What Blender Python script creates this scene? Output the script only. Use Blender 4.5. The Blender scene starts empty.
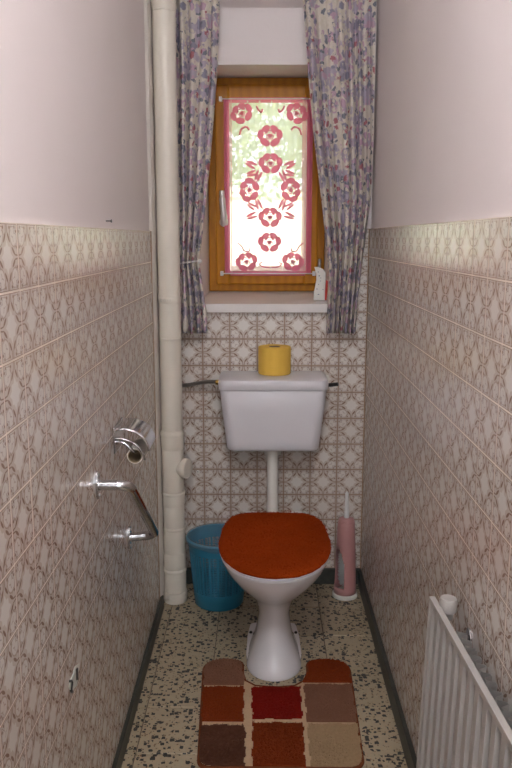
import bpy, bmesh, math, random
import numpy as np
from mathutils import Vector, Matrix
random.seed(7)
rng = np.random.default_rng(7)
scn = bpy.context.scene
COL = scn.collection
PI = math.pi

# ------------------------------------------------------------------ camera
EYE = 1.34; FPX = 778.0; PITCH = math.radians(10.63)
YAW = math.atan(7 * math.cos(PITCH) / FPX)
cam = bpy.data.cameras.new('camera')
cam.sensor_fit = 'VERTICAL'; cam.sensor_height = 36.0; cam.lens = FPX / 768 * 36.0
cam.clip_start = 0.02; cam.clip_end = 200
camo = bpy.data.objects.new('camera', cam); COL.objects.link(camo)
camo.location = (0, 0, EYE); camo.rotation_euler = (PI / 2 - PITCH, 0, YAW)
scn.camera = camo

# ------------------------------------------------------------------ world, sun, exposure
world = bpy.data.worlds.new('overcast_sky'); scn.world = world; world.use_nodes = True
bg = world.node_tree.nodes['Background']
bg.inputs['Color'].default_value = (0.86, 0.93, 1.0, 1); bg.inputs['Strength'].default_value = 2.3
sun = bpy.data.lights.new('sun', 'SUN'); sun.energy = 11.0; sun.angle = math.radians(6); sun.color = (1, .96, .9)
suno = bpy.data.objects.new('sun', sun); COL.objects.link(suno)
suno.rotation_euler = (math.radians(42), 0, math.radians(-25))
HALL_WATTS = 13.0
hall = bpy.data.lights.new('hall_fill', 'AREA'); hall.shape = 'RECTANGLE'; hall.size = 1.1; hall.size_y = 1.5; hall.energy = HALL_WATTS; hall.color = (.90, .96, 1.0)
hallo = bpy.data.objects.new('hall_fill', hall); COL.objects.link(hallo)
hallo.location = (0, -1.55, 1.30); hallo.rotation_euler = (math.radians(90), 0, 0)      # unseen fill light added in the hall, standing in for daylight at the door
LAMP_STRENGTH = 100.0
scn.view_settings.view_transform = 'Standard'; scn.view_settings.look = 'None'
scn.view_settings.gamma = 1.0; scn.view_settings.use_curve_mapping = False
scn.view_settings.exposure = 0.55

# ------------------------------------------------------------------ pixel -> point (on a known plane)
_cp, _sp, _cy, _sy = math.cos(PITCH), math.sin(PITCH), math.cos(YAW), math.sin(YAW)
_F = Vector((-_sy * _cp, _cy * _cp, -_sp)); _R = Vector((_cy, _sy, 0)); _U = _R.cross(_F); _C = Vector((0, 0, EYE))
def ray(x, y): return _F + _R * ((x - 256) / FPX) - _U * ((y - 384) / FPX)
def ony(x, y, Y): d = ray(x, y); return _C + d * (Y / d.y)
def onx(x, y, X): d = ray(x, y); return _C + d * (X / d.x)
def onz(x, y, Z): d = ray(x, y); return _C + d * ((Z - EYE) / d.z)

# ------------------------------------------------------------------ room dimensions (metres)
XL, XR = -0.372, 0.386          # faces of the wall tiles
YB = 2.878                      # face of the back wall tiles
YF = -0.35                      # front wall, behind the camera
ZC = 2.62                       # ceiling
SK = 0.063                      # skirting height
TP = 0.1008                     # tile pitch up the walls
TX = 0.1018                     # tile pitch along the back wall
TOP = SK + 13 * TP              # top of the tiling
TT = 0.007                      # tile thickness
YTL = 2.62                      # where the left tiling stops before the pipe

# ------------------------------------------------------------------ materials
MATS = {}
class G:
    """small node-graph helper"""
    def __init__(s, name):
        s.m = bpy.data.materials.new(name); s.m.use_nodes = True
        s.t = s.m.node_tree; s.n = s.t.nodes; s.l = s.t.links
        s.b = s.n['Principled BSDF']; s.out = s.n['Material Output']
        MATS[name] = s.m
    def put(s, sock, v):
        if isinstance(v, bpy.types.NodeSocket): s.l.new(v, sock)
        elif isinstance(v, (tuple, list)) and sock.type == 'RGBA': sock.default_value = (*v[:3], 1)
        else: sock.default_value = v
    def node(s, t, out=0, props=None, **ins):
        n = s.n.new(t)
        for k, v in (props or {}).items(): setattr(n, k, v)
        for k, v in ins.items():
            key = int(k[1:]) if k[0] == 'i' and k[1:].isdigit() else k.replace('_', ' ')
            s.put(n.inputs[key], v)
        return n.outputs[out]
    def ma(s, op, a, b=0.0, c=0.0, clamp=False):
        n = s.n.new('ShaderNodeMath'); n.operation = op; n.use_clamp = clamp
        s.put(n.inputs[0], a); s.put(n.inputs[1], b)
        if len(n.inputs) > 2: s.put(n.inputs[2], c)
        return n.outputs[0]
    def mix(s, f, a, b, mode='MIX'):
        n = s.n.new('ShaderNodeMix'); n.data_type = 'RGBA'; n.blend_type = mode
        s.put(n.inputs[0], f); s.put(n.inputs[6], a); s.put(n.inputs[7], b)
        return n.outputs[2]
    def below(s, v, edge, soft):          # 1 where v < edge, soft step
        n = s.n.new('ShaderNodeMapRange'); n.interpolation_type = 'SMOOTHSTEP'
        s.put(n.inputs[0], v); s.put(n.inputs[1], edge - soft); s.put(n.inputs[2], edge + soft)
        n.inputs[3].default_value = 1; n.inputs[4].default_value = 0
        return n.outputs[0]
    def noise(s, co, scale, detail=3, rough=.5, out=0):
        return s.node('ShaderNodeTexNoise', out, Vector=co, Scale=scale, Detail=detail, Roughness=rough)
    def bump(s, h, strength=.3, dist=.002):
        s.put(s.b.inputs['Normal'], s.node('ShaderNodeBump', Height=h, Strength=strength, Distance=dist))
    def set(s, **k):
        for a, v in k.items(): s.put(s.b.inputs[a.replace('_', ' ')], v)
        return s.m
def lin(r, g, b):
    f = lambda c: ((c / 255) / 12.92 if c / 255 <= .04045 else ((c / 255 + .055) / 1.055) ** 2.4)
    return (f(r), f(g), f(b))
def pos(g): return g.node('ShaderNodeNewGeometry', 0)
def objco(g): return g.node('ShaderNodeTexCoord', 3)
def simple(name, col, rough=.5, metal=0, bumpscale=None, bumpstr=.1, var=.06, **k):
    g = G(name); co = objco(g)
    n = g.noise(co, 18, 4)
    dark = tuple(c * (1 - var * 2) for c in col); light = tuple(min(1, c * (1 + var)) for c in col)
    g.set(Base_Color=g.mix(n, dark, light), Roughness=rough, Metallic=metal, **k)
    if bumpscale: g.bump(g.noise(co, bumpscale, 3), bumpstr)
    return g.m

# wall plaster
g = G('plaster'); c = pos(g)
g.set(Base_Color=g.mix(g.noise(c, 2.5, 4), lin(228, 217, 215), lin(236, 226, 224)), Roughness=.8)
g.bump(g.noise(c, 90, 5), .25, .002)

# printed wall tile: eight-fold symmetric scroll print laid out in the tile's own UV square
g = G('printed_tile')
uv = g.node('ShaderNodeTexCoord', 2)
sx = g.n.new('ShaderNodeSeparateXYZ'); g.l.new(uv, sx.inputs[0])
a = g.ma('ABSOLUTE', g.ma('SUBTRACT', sx.outputs[0], .5)); b = g.ma('ABSOLUTE', g.ma('SUBTRACT', sx.outputs[1], .5))
p = g.ma('MAXIMUM', a, b); q = g.ma('MINIMUM', a, b)
def dist(px, qy): return g.ma('SQRT', g.ma('ADD', g.ma('POWER', g.ma('ABSOLUTE', g.ma('SUBTRACT', p, px)), 2), g.ma('POWER', g.ma('ABSOLUTE', g.ma('SUBTRACT', q, qy)), 2)))
def ring(px, qy, r, w): return g.below(g.ma('ABSOLUTE', g.ma('SUBTRACT', dist(px, qy), r)), w, .008)
def disc(px, qy, r): return g.below(dist(px, qy), r, .01)
def ell(px, qy, ang, ra, rb):
    dx = g.ma('SUBTRACT', p, px); dy = g.ma('SUBTRACT', q, qy); ca, sa = math.cos(ang), math.sin(ang)
    u = g.ma('DIVIDE', g.ma('ADD', g.ma('MULTIPLY', dx, ca), g.ma('MULTIPLY', dy, sa)), ra)
    v = g.ma('DIVIDE', g.ma('SUBTRACT', g.ma('MULTIPLY', dy, ca), g.ma('MULTIPLY', dx, sa)), rb)
    return g.below(g.ma('SQRT', g.ma('ADD', g.ma('MULTIPLY', u, u), g.ma('MULTIPLY', v, v))), 1, .25)
OR = lambda x, y: g.ma('MAXIMUM', x, y)
AND = lambda x, y: g.ma('MULTIPLY', x, y)
def seg(p0, q0, p1, q1, w):               # distance to a straight stroke
    dx, dy = p1 - p0, q1 - q0; L2 = dx * dx + dy * dy
    t_ = g.ma('DIVIDE', g.ma('ADD', g.ma('MULTIPLY', g.ma('SUBTRACT', p, p0), dx), g.ma('MULTIPLY', g.ma('SUBTRACT', q, q0), dy)), L2, clamp=True)
    ex = g.ma('SUBTRACT', g.ma('SUBTRACT', p, p0), g.ma('MULTIPLY', t_, dx)); ey = g.ma('SUBTRACT', g.ma('SUBTRACT', q, q0), g.ma('MULTIPLY', t_, dy))
    return g.below(g.ma('SQRT', g.ma('ADD', g.ma('MULTIPLY', ex, ex), g.ma('MULTIPLY', ey, ey))), w, .008)
strong = seg(.37, .034, .50, .022, .011)                                  # stems meeting across the joint
strong = OR(strong, ell(.295, .092, math.atan2(.095, -.12), .092, .028))   # leaf pairs round the star
strong = OR(strong, disc(.440, .150, .026))
strong = OR(strong, disc(.448, .385, .026))
weak = AND(ring(.345, .345, .190, .0085), g.ma('LESS_THAN', g.ma('ADD', p, q), .60))
weak = OR(weak, seg(.445, .15, .462, .385, .008))
weak = OR(weak, AND(ring(.375, .285, .075, .009), g.ma('GREATER_THAN', g.ma('SUBTRACT', q, p), -.10)))
weak = OR(weak, seg(.37, .37, .44, .44, .009))
weak = OR(weak, seg(.335, .13, .40, .20, .010))
weak = OR(weak, g.ma('GREATER_THAN', p, .484))
lines = OR(strong, g.ma('MULTIPLY', weak, .62))
star = OR(g.below(g.ma('ADD', p, g.ma('MULTIPLY', q, 1.5)), .26, .012), g.below(g.ma('ADD', p, g.ma('MULTIPLY', q, .15)), .175, .012))
light = OR(star, g.ma('MULTIPLY', disc(.33, .33, .150), .75))
rnd = g.node('ShaderNodeObjectInfo', 5)
c0 = g.mix(light, lin(202, 188, 177), lin(222, 215, 209))
wear = g.noise(pos(g), 30, 3)
c1 = g.mix(g.ma('MULTIPLY', lines, g.ma('ADD', .70, g.ma('MULTIPLY', wear, .30))), c0, lin(124, 90, 74))
c1 = g.mix(g.ma('MULTIPLY', rnd, .16), c1, lin(196, 174, 160))
g.set(Base_Color=c1, Roughness=.22)
g.bump(g.noise(pos(g), 45, 2), .12, .002)
simple('grout', lin(226, 212, 198), .85, var=.1)
simple('brown_grout', lin(158, 128, 108), .85, var=.1)
simple('tile_edge_grout', lin(150, 112, 80), .8, var=.12)

# terrazzo floor tile
g = G('terrazzo')
ri = g.node('ShaderNodeObjectInfo', 5)
off = g.node('ShaderNodeVectorMath', 0, {'operation': 'ADD'}, i0=pos(g), i1=g.node('ShaderNodeCombineXYZ', 0, X=g.ma('MULTIPLY', ri, 37), Y=g.ma('MULTIPLY', ri, 91), Z=0.0))
wob = g.node('ShaderNodeVectorMath', 0, {'operation': 'ADD'}, i0=off, i1=g.node('ShaderNodeVectorMath', 0, {'operation': 'SCALE'}, i0=g.noise(off, 70, 2, out=1), Scale=.010))
def chips(scale, thr, frac):
    v = g.n.new('ShaderNodeTexVoronoi'); v.distance = 'CHEBYCHEV'; g.l.new(wob, v.inputs['Vector']); v.inputs['Scale'].default_value = scale
    s2 = g.n.new('ShaderNodeSeparateColor'); g.l.new(v.outputs['Color'], s2.inputs[0])
    pick = g.ma('LESS_THAN', s2.outputs[0], frac)
    size = g.ma('MULTIPLY', g.ma('ADD', .45, s2.outputs[1]), thr)
    return AND(pick, g.ma('LESS_THAN', v.outputs['Distance'], size)), s2.outputs[2]
k1, s1 = chips(74, .34, .60); k2, s2_ = chips(150, .30, .30)
base = g.mix(g.noise(off, 55, 4), lin(160, 144, 118), lin(178, 163, 138))
base = g.mix(AND(g.ma('GREATER_THAN', g.noise(off, 160, 2), .6), .5), base, lin(186, 158, 120))
base = g.mix(k2, base, g.mix(s2_, lin(58, 52, 44), lin(128, 98, 66)))
base = g.mix(k1, base, g.mix(s1, lin(14, 14, 13), lin(44, 40, 34)))
g.set(Base_Color=base, Roughness=.38)
simple('floor_grout', lin(112, 96, 78), .9, var=.15)
g = G('skirting'); c = pos(g)
g.set(Base_Color=g.mix(g.noise(c, 60, 5), lin(30, 34, 32), lin(70, 70, 62)), Roughness=.45)

simple('ceramic', lin(232, 226, 228), .12, var=.01, Coat_Weight=.4)
simple('cistern_plastic', lin(226, 221, 225), .28, var=.01)
simple('white_plastic', lin(228, 222, 214), .35, var=.02)
simple('pipe_paint', lin(230, 220, 206), .38, bumpscale=40, bumpstr=.12, var=.03)
simple('pipe_seam', lin(150, 134, 116), .6)
simple('ink', lin(120, 116, 112), .7)
simple('caulk', lin(236, 228, 220), .7, var=.03, bumpscale=30, bumpstr=.4)
simple('chrome', lin(200, 200, 203), .08, 1.0, var=.02)
simple('satin_silver', lin(214, 208, 204), .35, .55)
simple('dull_steel', lin(170, 168, 165), .32, 1.0)
simple('black_plastic', lin(36, 32, 32), .35)
simple('brass', lin(176, 142, 82), .3, 1.0)
simple('radiator_paint', lin(168, 162, 157), .32, var=.01)
simple('radiator_groove', lin(222, 210, 200), .5)
simple('fin_metal', lin(190, 186, 182), .45, .8)
simple('pink_plastic', lin(190, 138, 136), .32, var=.02)
simple('bristle', lin(226, 224, 222), .8)
simple('yellow_paper', lin(236, 190, 84), .9, bumpscale=180, bumpstr=.5, var=.04)
simple('cardboard', lin(150, 128, 100), .9)
simple('white_paper', lin(222, 214, 206), .9)
simple('red_plastic', lin(206, 52, 40), .4)
simple('print_ink', lin(90, 88, 120), .7)
simple('marble', lin(228, 220, 216), .3, var=.04)
simple('rod_white', lin(236, 230, 228), .4)
simple('lamp_base', lin(240, 240, 240), .4)
simple('door_paint', lin(215, 205, 190), .4)
simple('bark', lin(84, 66, 48), .9, bumpscale=20, bumpstr=.8)
simple('render_wall', lin(246, 244, 238), .85)
simple('lawn', lin(186, 212, 118), .9, var=.2)
simple('filler', lin(205, 205, 196), .8, bumpscale=80, bumpstr=.6)

g = G('window_wood'); c = objco(g)
w = g.n.new('ShaderNodeTexWave'); w.bands_direction = 'X'; g.l.new(c, w.inputs['Vector'])
w.inputs['Scale'].default_value = 9; w.inputs['Distortion'].default_value = 5; w.inputs['Detail'].default_value = 3
g.set(Base_Color=g.mix(g.ma('MULTIPLY', w.outputs['Fac'], .45), lin(176, 114, 14), lin(146, 88, 10)), Roughness=.42, Specular_IOR_Level=.2)

g = G('glass')
tr = g.node('ShaderNodeBsdfTransparent', Color=(.97, .98, .97)); gl = g.node('ShaderNodeBsdfGlossy', Color=(1, 1, 1), Roughness=.02)
fr = g.node('ShaderNodeFresnel', IOR=1.45)
mx = g.n.new('ShaderNodeMixShader'); g.l.new(fr, mx.inputs[0]); g.l.new(tr, mx.inputs[1]); g.l.new(gl, mx.inputs[2]); g.l.new(mx.outputs[0], g.out.inputs[0])

def cloth(name, col, opacity, scale=None, trans=.5):
    g = G(name); co = pos(g)
    d = g.node('ShaderNodeBsdfDiffuse', Color=col); t = g.node('ShaderNodeBsdfTranslucent', Color=col)
    m1 = g.n.new('ShaderNodeMixShader'); m1.inputs[0].default_value = trans; g.l.new(d, m1.inputs[1]); g.l.new(t, m1.inputs[2])
    tr = g.node('ShaderNodeBsdfTransparent', Color=(1, 1, 1)); m2 = g.n.new('ShaderNodeMixShader')
    fac = opacity
    if scale:
        s3 = g.n.new('ShaderNodeSeparateXYZ'); g.l.new(co, s3.inputs[0])
        fx = g.ma('GREATER_THAN', g.ma('FRACT', g.ma('MULTIPLY', s3.outputs[0], scale)), .68)
        fz = g.ma('GREATER_THAN', g.ma('FRACT', g.ma('MULTIPLY', s3.outputs[2], scale)), .68)
        fac = g.ma('ADD', g.ma('MULTIPLY', g.ma('MAXIMUM', fx, fz), .45), opacity)
    g.put(m2.inputs[0], fac); g.l.new(tr, m2.inputs[1]); g.l.new(m1.outputs[0], m2.inputs[2]); g.l.new(m2.outputs[0], g.out.inputs[0])
cloth('lace_net', (.96, .94, .93), .42, 300, .5)
cloth('lace_pink', lin(240, 158, 184), .88, None, .6)
cloth('lace_pink_border', lin(232, 132, 164), .88, None, .5)
cloth('lace_pale', lin(240, 190, 196), .8)

g = G('floral_fabric'); c = objco(g)
wv = g.node('ShaderNodeVectorMath', 0, {'operation': 'ADD'}, i0=c, i1=g.node('ShaderNodeVectorMath', 0, {'operation': 'SCALE'}, i0=g.noise(c, 55, 3, out=1), Scale=.030))
def blot(scale, thr, frac, ch, shift):
    v = g.n.new('ShaderNodeTexVoronoi'); v.inputs['Scale'].default_value = scale
    g.l.new(g.node('ShaderNodeVectorMath', 0, {'operation': 'ADD'}, i0=wv, i1=(shift, shift * 2, 0)), v.inputs['Vector'])
    s2 = g.n.new('ShaderNodeSeparateColor'); g.l.new(v.outputs['Color'], s2.inputs[0])
    return AND(g.ma('LESS_THAN', s2.outputs[ch], frac), g.below(v.outputs['Distance'], thr, .08))
col = g.mix(g.noise(c, 60, 3), lin(226, 214, 200), lin(236, 228, 218))
col = g.mix(blot(25, .60, .60, 0, 0.0), col, lin(194, 182, 194))
col = g.mix(blot(31, .46, .40, 1, 3.1), col, lin(158, 153, 168))
col = g.mix(blot(36, .46, .35, 2, 5.7), col, lin(206, 174, 190))
col = g.mix(blot(52, .42, .24, 0, 8.3), col, lin(132, 134, 142))
col = g.mix(blot(46, .44, .11, 1, 11.9), col, lin(186, 122, 128))
col = g.mix(blot(70, .45, .30, 2, 13.3), col, lin(226, 216, 200))
d = g.node('ShaderNodeBsdfDiffuse', Color=col); t = g.node('ShaderNodeBsdfTranslucent', Color=col)
m1 = g.n.new('ShaderNodeMixShader'); m1.inputs[0].default_value = .22; g.l.new(d, m1.inputs[1]); g.l.new(t, m1.inputs[2]); g.l.new(m1.outputs[0], g.out.inputs[0])

g = G('blue_plastic'); g.set(Base_Color=lin(58, 142, 174), Roughness=.35)
tl_ = g.node('ShaderNodeBsdfTranslucent', Color=lin(70, 164, 196)); mx = g.n.new('ShaderNodeMixShader'); mx.inputs[0].default_value = .35
g.l.new(g.b.outputs[0], mx.inputs[1]); g.l.new(tl_, mx.inputs[2]); g.l.new(mx.outputs[0], g.out.inputs[0])
cloth('bin_liner', lin(196, 214, 220), .28)
def pile(name, col, var=.25):
    g = G(name); c = pos(g); n = g.noise(c, 130, 4); n2 = g.noise(c, 14, 3)
    k = tuple(x * (1 - var) for x in col); l_ = tuple(min(1, x * (1 + var * .6)) for x in col)
    g.set(Base_Color=g.mix(g.ma('ADD', g.ma('MULTIPLY', n, .5), g.ma('MULTIPLY', n2, .5)), k, l_), Roughness=1, Specular_IOR_Level=.05)
    g.bump(n, .8, .004)
pile('pile_rust', lin(122, 50, 22)); pile('pile_red', lin(124, 26, 18)); pile('pile_tan', lin(130, 91, 72)); pile('pile_taupe', lin(92, 58, 44))
pile('pile_beige', lin(166, 138, 107)); pile('pile_cream', lin(196, 164, 132)); pile('cover_orange', lin(143, 52, 11), .22)
pile('mat_binding', lin(112, 62, 38))
g = G('leaf'); ri = g.node('ShaderNodeNewGeometry', 8); lc = g.mix(ri, lin(82, 92, 54), lin(146, 152, 106))
d = g.node('ShaderNodeBsdfDiffuse', Color=lc); t = g.node('ShaderNodeBsdfTranslucent', Color=lc)
m1 = g.n.new('ShaderNodeMixShader'); m1.inputs[0].default_value = .5; g.l.new(d, m1.inputs[1]); g.l.new(t, m1.inputs[2]); g.l.new(m1.outputs[0], g.out.inputs[0])
g = G('lamp_glass'); g.set(Base_Color=(1, 1, 1), Emission_Color=(.86, .95, 1.0), Emission_Strength=LAMP_STRENGTH)

# ------------------------------------------------------------------ mesh helpers
def obj(name, bm, mat, parent=None, smooth=False, local=False, recalc=True):
    """links bm (built in world coordinates unless local) as ONE mesh object"""
    if isinstance(bm, bpy.types.Mesh): me = bm
    else:
        if recalc: bmesh.ops.recalc_face_normals(bm, faces=bm.faces)
        me = bpy.data.meshes.new(name); bm.to_mesh(me); bm.free()
    if smooth:
        for f_ in me.polygons: f_.use_smooth = True
        me.set_sharp_from_angle(angle=math.radians(42))
    if mat: me.materials.clear(); me.materials.append(MATS[mat])
    o = bpy.data.objects.new(name, me); COL.objects.link(o)
    if parent:
        o.parent = parent
        if not local:
            L = Vector((0, 0, 0)); pp = parent
            while pp: L += pp.location; pp = pp.parent
            me.transform(Matrix.Translation(-L))
    return o
def tag(o, label, cat, group=None):
    o['label'] = label; o['category'] = cat
    if group: o['group'] = group
    return o
def thing(name, label, cat, loc=(0, 0, 0), group=None):
    o = bpy.data.objects.new(name, None); COL.objects.link(o); o.location = loc; o.empty_display_size = .05
    return tag(o, label, cat, group)
def struct(name, bm, mat, **k):
    o = obj(name, bm, mat, **k); o['kind'] = 'structure'; return o
def B(): return bmesh.new()
def box(bm, x0, x1, y0, y1, z0, z1, bev=0, seg=2):
    r = bmesh.ops.create_cube(bm, size=1, matrix=Matrix.Translation(((x0 + x1) / 2, (y0 + y1) / 2, (z0 + z1) / 2)) @ Matrix.Diagonal((x1 - x0, y1 - y0, z1 - z0, 1)))
    if bev:
        es = list({e for v in r['verts'] for e in v.link_edges})
        bmesh.ops.bevel(bm, geom=es, offset=bev, segments=seg, profile=.6, affect='EDGES')
    return bm
def hexa(bm, pts):
    v = [bm.verts.new(p_) for p_ in pts]
    for f_ in ((0, 1, 2, 3), (4, 7, 6, 5), (0, 4, 5, 1), (1, 5, 6, 2), (2, 6, 7, 3), (3, 7, 4, 0)): bm.faces.new([v[i] for i in f_])
    return bm
def loft(bm, rings, cap0=True, cap1=True, closed=True):
    R_ = [[bm.verts.new(p_) for p_ in r] for r in rings]; n = len(R_[0])
    for i in range(len(R_) - 1):
        for j in range(n if closed else n - 1):
            k = (j + 1) % n; bm.faces.new((R_[i][j], R_[i][k], R_[i + 1][k], R_[i + 1][j]))
    if cap0: bm.faces.new(R_[0][::-1])
    if cap1: bm.faces.new(R_[-1])
    return bm
def lathe(bm, prof, c, n=32, cap0=True, cap1=True, axis='Z', a0=0):
    rings = []
    for r, h in prof:
        rr = []
        for j in range(n):
            a_ = a0 + 2 * PI * j / n; u, v = r * math.cos(a_), r * math.sin(a_)
            rr.append({'Z': (c[0] + u, c[1] + v, c[2] + h), 'X': (c[0] + h, c[1] + u, c[2] + v), 'Y': (c[0] + u, c[1] + h, c[2] + v)}[axis])
        rings.append(rr)
    return loft(bm, rings, cap0, cap1)
def spline(pts, n=8):
    pts = [Vector(p_) for p_ in pts]; out = []
    P_ = [pts[0] * 2 - pts[1]] + pts + [pts[-1] * 2 - pts[-2]]
    for i in range(1, len(P_) - 2):
        for k in range(n):
            t_ = k / n; a_, b_, c_, d_ = P_[i - 1:i + 3]
            out.append(.5 * ((2 * b_) + (c_ - a_) * t_ + (2 * a_ - 5 * b_ + 4 * c_ - d_) * t_ ** 2 + (3 * b_ - a_ - 3 * c_ + d_) * t_ ** 3))
    return out + [pts[-1]]
def tube(bm, pts, r, n=12):
    pts = [Vector(p_) for p_ in pts]; rings = []
    t0 = (pts[1] - pts[0]).normalized(); up = Vector((0, 0, 1)) if abs(t0.z) < .9 else Vector((1, 0, 0)); nx = t0.cross(up).normalized()
    for i, p_ in enumerate(pts):
        t_ = (pts[min(i + 1, len(pts) - 1)] - pts[max(i - 1, 0)]).normalized()
        nx = (nx - t_ * nx.dot(t_)).normalized(); ny = t_.cross(nx)
        rr = r[i] if isinstance(r, (list, tuple)) else r
        rings.append([p_ + (nx * math.cos(2 * PI * j / n) + ny * math.sin(2 * PI * j / n)) * rr for j in range(n)])
    return loft(bm, rings)
def fillet(pts, r, n=6):
    """polyline with rounded inner corners"""
    pts = [Vector(p_) for p_ in pts]; out = [pts[0]]
    for i in range(1, len(pts) - 1):
        a_, b_, c_ = pts[i - 1:i + 2]; d0 = (a_ - b_).normalized(); d1 = (c_ - b_).normalized()
        s, e = b_ + d0 * r, b_ + d1 * r
        for k in range(n + 1):
            t_ = k / n; out.append(s * (1 - t_) ** 2 + b_ * 2 * t_ * (1 - t_) + e * t_ ** 2)
    return out + [pts[-1]]
def prism(bm, outline, d):
    """closed outline (list of Vectors) extruded by vector d"""
    d = Vector(d); a_ = [bm.verts.new(Vector(p_)) for p_ in outline]; b_ = [bm.verts.new(Vector(p_) + d) for p_ in outline]; n = len(a_)
    bm.faces.new(a_[::-1]); bm.faces.new(b_)
    for i in range(n): bm.faces.new((a_[i], a_[(i + 1) % n], b_[(i + 1) % n], b_[i]))
    return bm

# ================================================================== THE ROOM
NXL, NXR, NZ0, NZ1 = -0.236, 0.264, SK + 10 * TP, 1.937    # niche opening at the wall face
WXL, WXR, WY = -0.214, 0.243, 3.117                        # where the window sits at the niche's back
YP = YB + TT + .001                                        # plaster / tile bed plane of the back wall
# floor slab, ceiling, walls
struct('floor', box(B(), XL - .2, XR + .2, YF - .2, YB + .2, -.12, -.004), 'floor_grout')
struct('ceiling', box(B(), XL - .2, XR + .2, YF - .2, YB + .4, ZC, ZC + .12), 'plaster')
wl = struct('wall_left', box(B(), XL - .2, XL - TT, YF - .2, YB + .4, -.12, ZC), 'plaster')
wr = struct('wall_right', box(B(), XR + TT, XR + .2, YF - .2, YB + .4, -.12, ZC), 'plaster')
bm = B(); box(bm, XL - .2, -.35, YF - .15, YF, -.12, ZC); box(bm, .36, XR + .2, YF - .15, YF, -.12, ZC); box(bm, -.35, .36, YF - .15, YF, 2.02, ZC)
struct('wall_front', bm, 'plaster')
bm = B(); box(bm, -1.2, 1.2, -1.9, -1.75, -.12, ZC); box(bm, -1.3, -1.2, -1.9, YF - .15, -.12, ZC); box(bm, 1.2, 1.3, -1.9, YF - .15, -.12, ZC)
box(bm, -1.3, XL - .2, YF - .15, YF, -.12, ZC); box(bm, XR + .2, 1.3, YF - .15, YF, -.12, ZC)
struct('wall_hall', bm, 'plaster')
struct('floor_hall', box(B(), -1.3, 1.3, -1.9, YF - .15, -.12, -.002), 'floor_grout')
struct('ceiling_hall', box(B(), -1.3, 1.3, -1.9, YF - .15, ZC, ZC + .12), 'plaster')
bm = B()
def wallpiece(x0, x1, z0, z1, bx0, bx1, bz0, bz1):
    hexa(bm, [(x0, YP, z0), (x1, YP, z0), (x1, YP, z1), (x0, YP, z1), (bx0, WY, bz0), (bx1, WY, bz0), (bx1, WY, bz1), (bx0, WY, bz1)])
wallpiece(XL - .2, NXL, -.12, ZC, XL - .2, WXL, -.12, ZC)
wallpiece(NXR, XR + .2, -.12, ZC, WXR, XR + .2, -.12, ZC)
wallpiece(NXL, NXR, NZ1, ZC, WXL, WXR, NZ1, ZC)
wallpiece(NXL, NXR, -.12, NZ0, WXL, WXR, -.12, NZ0)
for x0, x1, z0, z1 in ((XL - .2, WXL + .01, -.12, ZC), (WXR - .01, XR + .2, -.12, ZC), (WXL + .01, WXR - .01, NZ1 - .01, ZC), (WXL + .01, WXR - .01, -.12, 1.13)):
    box(bm, x0, x1, WY, WY + .2, z0, z1)
wb = struct('wall_back', bm, 'plaster')

# the open door, swung back into the hall behind the viewer
d1 = struct('door_1', box(B(), .37, .41, YF - .90, YF - .16, .005, 2.0, .003), 'door_paint')
h_ = B(); tube(h_, fillet([(.37, YF - .83, 1.02), (.32, YF - .83, 1.02), (.32, YF - .72, 1.02)], .015), .009)
obj('door_handle', h_, 'chrome', d1, smooth=True)

# ---- tiles: shared meshes, one object per tile
def tile_mesh(w, h, u0=0, u1=1, v0=0, v1=1):
    """tile in local x (width) / z (height), face at y = 0 looking to -y; bevelled edge"""
    bm = B(); e = .0006; uvl = bm.loops.layers.uv.new('UVMap')
    f0 = [(0, 0), (w, 0), (w, h), (0, h)]; f1 = [(e, e), (w - e, e), (w - e, h - e), (e, h - e)]
    r0 = [bm.verts.new((x, TT, z)) for x, z in f0]; r1 = [bm.verts.new((x, e, z)) for x, z in f0]; r2 = [bm.verts.new((x, 0, z)) for x, z in f1]
    bm.faces.new(r2)
    for A_, B_ in ((r0, r1), (r1, r2)):
        for i in range(4): bm.faces.new((A_[i], A_[(i + 1) % 4], B_[(i + 1) % 4], B_[i]))
    bmesh.ops.recalc_face_normals(bm, faces=bm.faces)
    for f_ in bm.faces:
        for l_ in f_.loops: l_[uvl].uv = (u0 + (u1 - u0) * l_.vert.co.x / w, v0 + (v1 - v0) * l_.vert.co.z / h)
    me = bpy.data.meshes.new('wall_tile'); bm.to_mesh(me); bm.free(); me.materials.append(MATS['printed_tile'])
    return me
GAP = .0028
TW = TX - GAP; TH = TP - GAP
def put_tile(me, loc, rz, parent):
    o = bpy.data.objects.new('wall_tile', me); COL.objects.link(o); o.parent = parent; o.location = loc
    o.rotation_euler = (random.uniform(-.0018, .0018), 0, rz + random.uniform(-.0018, .0018))
cache = {}
def tm(w, h, *a):
    k = (round(w, 4), round(h, 4)) + a
    if k not in cache: cache[k] = tile_mesh(w, h, *a)
    return cache[k]
# back wall: columns counted from the right corner
for k in range(8):
    x1 = XR - k * TX; x0 = max(x1 - TX, XL - TT + .001)
    if x1 - x0 < .01: continue
    for r in range(13):
        z = SK + r * TP; xa, xb = x0, x1
        if r >= 10:
            if xb <= NXL: pass
            elif xa < NXL < xb: xb = NXL
            elif xa >= NXR: pass
            elif xa < NXR < xb: xa = NXR
            else: continue
        w_ = xb - xa - GAP
        if w_ < .008: continue
        u0 = (xa - (x1 - TX)) / TX; u1 = (xb - (x1 - TX)) / TX
        put_tile(tm(w_, TH, round(u0, 3), round(u1, 3)), (xa + GAP / 2, YB, z + GAP / 2), 0, wb)
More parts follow.
